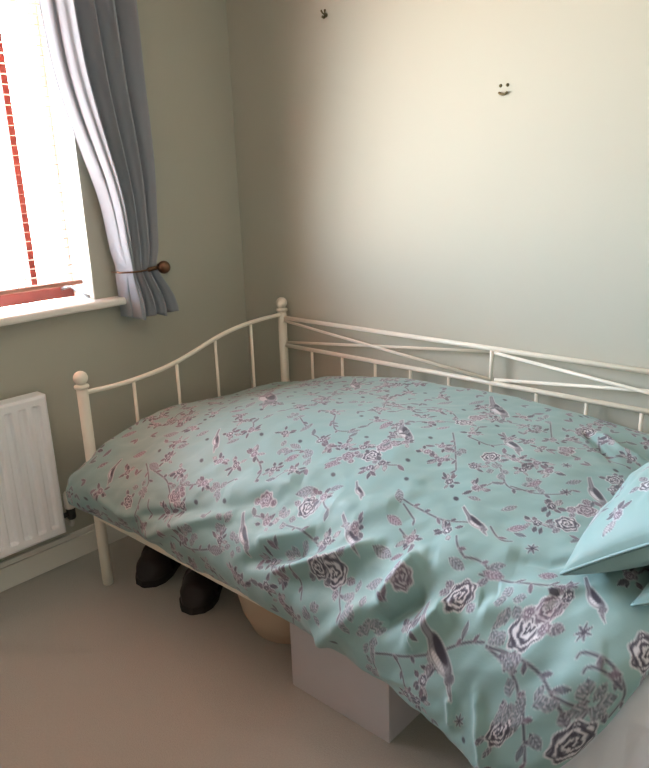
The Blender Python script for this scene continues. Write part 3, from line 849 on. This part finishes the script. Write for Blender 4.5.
def duvet():
    P = duvet_base()
    N = grid_normals(P)
    S, T = np.meshgrid(d_s, d_t, indexing='ij')
    h = 0.010 * gnoise(S * 3.1 + 9, T * 3.4 + 2) + 0.005 * gnoise(S * 8 + 1, T * 7 + 5)
    front = np.clip((T - 0.55) / 0.4, 0, 1)
    h += front * (0.007 * gnoise(S * 5 + T * 4 + 20, T * 9 - S * 5) + 0.004 * (0.5 - np.abs(gnoise(S * 9 - T * 5, T * 10 + S * 6))))
    h += (0.0022 + 0.0022 * front) * gnoise(S * 22 + T * 10, T * 24)
    h += (0.003 + 0.007 * front) * (0.35 - np.abs(gnoise(S * 5.5 + T * 6 + 31, T * 6.5 - S * 2.5 + 7)))
    for pts, w, a in FOLDS:
        d, side, par = seg_dist(S, T, pts)
        h += 2.1 * a * np.exp(-(d / w) ** 2) * np.clip(np.minimum(par, 1 - par) * 5 + 0.35, 0, 1)
    edge = np.clip(np.minimum(T - DT[0], DT[-1] - T) / 0.06, 0, 1) * np.clip((DS[-1] - S) / 0.06, 0, 1)
    h *= edge
    sgn = np.sign(N[DN_S // 2, DN_T // 3, 2])
    P = P + N * (h * sgn)[..., None]
    root = thing('duvet', 'rumpled aqua duvet printed with birds, roses and vines', 'duvet', loc=(1.2, -0.55, 0.3))
    me = grid_mesh(P - np.array([1.2, -0.55, 0.3]), 'printed_cover')
    set_print(me, paint_print(S, T, MOTIFS + fill_sprigs(MOTIFS)))
    link('printed_cover', me, M_print, root)
duvet()

# ================================================================ PILLOWS
def pillow(name, label, loc, rot, L, Wd, H, seed, motifs, n=(240, 180)):
    a = np.linspace(-1, 1, n[0]); b = np.linspace(-1, 1, n[1])
    A, B = np.meshgrid(a, b, indexing='ij')
    prof = np.clip((1 - np.abs(A) ** 2.6) * (1 - np.abs(B) ** 2.6), 0, 1) ** 0.50
    pin = 1 - 0.075 * (1 - np.abs(A)) ** 0 * (1 - B ** 2 * 0 ) * 0
    X = A * L / 2 * (1 - 0.07 * (1 - B ** 2)); Y = B * Wd / 2 * (1 - 0.13 * (1 - A ** 2))
    wr = 0.010 * gnoise(A * 3 + seed, B * 3) + 0.006 * gnoise(A * 7 + seed, B * 6 + 3)
    top = np.stack([X, Y, prof * H / 2 + wr * prof + 0.002], -1)
    bot = np.stack([X, Y, -prof * H / 2 * 0.8 - 0.002], -1)[np.ix_(np.unique(np.r_[0:n[0]:5, n[0] - 1]), np.unique(np.r_[0:n[1]:5, n[1] - 1]))]
    root = thing(name, label, 'pillow', 'pillows at the head of the daybed', loc=loc)
    root.rotation_euler = rot
    me = grid_mesh(top, 'printed_top')
    set_print(me, paint_print(A * L / 2, B * Wd / 2, motifs, AQUA))
    link('printed_top', me, M_print, root)
    me = grid_mesh(bot[::-1], 'underside')
    set_print(me, np.ones((len(me.vertices), 3)) * AQUA)
    link('underside', me, M_print, root)
    e = [(A[i, 0], -1) for i in range(0, n[0], 6)]
    pts = [tuple(top[i, 0]) for i in range(0, n[0], 5)] + [tuple(top[-1, j]) for j in range(0, n[1], 5)] + \
          [tuple(top[i, -1]) for i in range(n[0] - 1, 0, -5)] + [tuple(top[0, j]) for j in range(n[1] - 1, -1, -5)]
    tube('piping', pts, 0.003, M_aqua, root, 6)
    return root
PILLOW_MOTIFS = [('B', (0.18, -0.14), (0.27, -0.16)), ('B', (-0.1, -0.05), (-0.02, 0.04)), ('R', (0.22, 0.0), 0.034), ('R', (0.0, -0.14), 0.034), ('P', (0.08, 0.06), 0.03), ('R', (-0.2, -0.12), 0.034),
    ('V', [(0.30, -0.18), (0.24, -0.12), (0.17, -0.10), (0.10, -0.13), (0.02, -0.12)]), ('V', [(0.30, 0.06), (0.22, 0.04), (0.12, 0.09), (0.02, 0.06), (-0.10, 0.10)]),
    ('V', [(-0.02, -0.10), (-0.10, -0.13), (-0.2, -0.10), (-0.28, -0.14)]), ('C', (0.29, -0.06)), ('K', (0.12, -0.03)), ('C', (0.14, -0.18)), ('K', (-0.08, -0.17)), ('C', (-0.24, 0.02)),
    ('T', (0.05, -0.03)), ('D', (0.25, 0.12)), ('L', (0.05, 0.14), (0.09, 0.16)), ('L', (-0.16, 0.0), (-0.12, 0.02)), ('K', (0.27, -0.19))]
pillow('pillow', 'plump printed aqua pillow on top at the right edge', (2.058, -0.597, 0.752), (math.radians(36), 0, math.radians(-91)), 0.68, 0.37, 0.19, 3, PILLOW_MOTIFS)

pillow('pillow', 'flatter printed aqua pillow half hidden beneath the plump one', (2.130, -0.60, 0.668), (math.radians(25), 0, math.radians(-90)), 0.64, 0.22, 0.10, 9, PILLOW_MOTIFS[:6], (120, 90))

# ================================================================ UNDER THE BED
bx = thing('storage_box', 'plain white lidless card box on carpet under the duvet', 'box', loc=(1.318, -0.78, 0))
x0, x1, y0, y1, hh, th = -0.168, 0.172, -0.152, 0.148, 0.215, 0.004
box('front_panel', (x0, y0, 0), (x1, y0 + th, hh), M_box, bx, 0.001)
box('back_panel', (x0, y1 - th, 0), (x1, y1, hh), M_box, bx, 0.001)
box('side_panel', (x0, y0 + th, 0), (x0 + th, y1 - th, hh), M_box, bx, 0.001)
box('side_panel', (x1 - th, y0 + th, 0), (x1, y1 - th, hh), M_box, bx, 0.001)
box('base', (x0 + th, y0 + th, 0), (x1 - th, y1 - th, th), M_box, bx)

# peach tub
tb = thing('tub', 'round peach plastic tub under the bed beside the white box', 'tub', loc=(0.945, -0.72, 0))
lathe('bowl', [(0.001, 0), (0.105, 0), (0.13, 0.012), (0.160, 0.08), (0.176, 0.16), (0.182, 0.21), (0.189, 0.214), (0.187, 0.220), (0.176, 0.219), (0.168, 0.16), (0.15, 0.08), (0.12, 0.016), (0.001, 0.012)], (0, 0, 0), M_basket, tb, 48)
lathe('rim', [(0.182, 0.206), (0.192, 0.208), (0.193, 0.216), (0.186, 0.222)], (0, 0, 0), M_basket, tb, 48)

# shoes
def shoe(label, loc, rz):
    root = thing('shoe', label, 'shoe', 'shoes under the bed', loc=loc); root.rotation_euler = (0, 0, rz); root.scale = (1.12, 1.25, 1.45)
    n = 40; k = 28
    st = np.sin(np.linspace(0, 1, k) * math.pi / 2) ** 1.2                         # heel 0 -> toe 1
    Lx = 0.28
    wid = np.interp(st, [0, .05, .15, .3, .5, .7, .85, .95, 1], [.020, .030, .036, .034, .039, .047, .043, .028, .0003])
    hgt = np.interp(st, [0, .05, .2, .4, .5, .62, .75, .9, 1], [.070, .078, .074, .070, .075, .070, .056, .044, .0003])
    # upper: open-topped shell
    P = np.zeros((k, n, 3))
    for i in range(k):
        for j in range(n):
            t = j / (n - 1)
            ang = math.pi * (1.12 - 1.24 * t)
            y = wid[i] * max(-1, min(1, math.cos(ang) * 1.06)); z = 0.016 + (hgt[i]) * max(0, math.sin(ang)) ** 0.7
            P[i, j] = (st[i] * Lx - 0.14, y, z)
    # opening: drop the crown near heel
    op = np.exp(-((st - 0.26) / 0.17) ** 4)
    for i in range(k):
        for j in range(n):
            t = j / (n - 1)
            c = math.exp(-((t - 0.5) / 0.24) ** 4)
            P[i, j, 2] -= op[i] * c * 0.045
    link('upper', grid_mesh(P, 'upper'), M_leather, root)
    V = []
    m_ = 36
    out = [(st[i] * Lx - 0.14, wid[i] + 0.004) for i in range(k)] + [(st[i] * Lx - 0.14, -wid[i] - 0.004) for i in range(k - 1, -1, -1)]
    nn = len(out)
    V = [(x, y, 0.0) for x, y in out] + [(x, y, 0.018) for x, y in out]
    Fc = [(i, (i + 1) % nn, nn + (i + 1) % nn, nn + i) for i in range(nn)] + [tuple(range(nn))[::-1], tuple(range(nn, 2 * nn))]
    me = bpy.data.meshes.new('sole'); me.from_pydata(V, [], Fc); me.update()
    link('sole', me, M_sole, root)
    tube('collar', [(-0.128 + 0.012, 0.0, 0.088), (-0.10, 0.026, 0.086), (-0.05, 0.03, 0.08), (0.0, 0.022, 0.086), (0.02, 0.0, 0.09), (0.0, -0.022, 0.086), (-0.05, -0.03, 0.08), (-0.10, -0.026, 0.086), (-0.116, 0.0, 0.088)], 0.006, M_leather, root, 8)
    tube('strap', [(0.045 + 0.012 * abs(math.cos(t)), 0.047 * math.cos(t), 0.018 + 0.068 * math.sin(t)) for t in [math.pi * q / 12 for q in range(13)]], 0.006, M_strap, root, 8)
    return root
shoe('dark brown shoe under the bed nearest the ivory post', (0.33, -0.77, 0), math.radians(-66))
shoe('dark brown shoe under the bed nearest the peach tub', (0.575, -0.775, 0), math.radians(-58))

# ================================================================ WALL HOOKS
def wall_hook(label, x, z, kind):
    root = thing('wall_hook', label, 'hook', 'small hooks on the long wall', loc=(x, 0, z))
    if kind == 0:
        lathe('base_plate', [(0.001, 0), (0.007, 0), (0.007, 0.003), (0.004, 0.005), (0.001, 0.005)], (0, 0, -0.004), M_hook, root, 12, (math.pi / 2, 0, 0))
        for s in (-1, 1):
            tube('prong', [(0, -0.004, -0.004), (s * 0.005, -0.013, 0.003), (s * 0.009, -0.016, 0.012)], [0.003, 0.003, 0.0035], M_hook, root, 8)
        tube('lower_hook', [(0, -0.004, -0.004), (0, -0.012, -0.013), (0, -0.020, -0.010)], 0.0045, M_hook, root, 8)
    else:
        for s in (-1, 1):
            lathe('screw_head', [(0.0005, 0), (0.0052, 0), (0.0045, 0.003), (0.0005, 0.004)], (s * 0.0115, 0, 0.010), M_hook, root, 12, (math.pi / 2, 0, 0))
        tube('curved_bar', [(0.0155 * math.sin(t), -0.006, -0.004 - 0.012 * math.cos(t)) for t in [(-1.15 + 2.3 * k / 12) for k in range(13)]], 0.0035, M_hook, root, 8)
        for s in (-1, 1):
            tube('pin', [(s * 0.011, 0.0, -0.010), (s * 0.011, -0.006, -0.010)], 0.002, M_hook, root, 6)
    return root
wall_hook('tiny V-shaped brass hook high on the wall near the corner', 0.529, 1.929, 0)
wall_hook('tiny smile-shaped brass hook on the sunlit part of wall', 1.240, 1.614, 1)
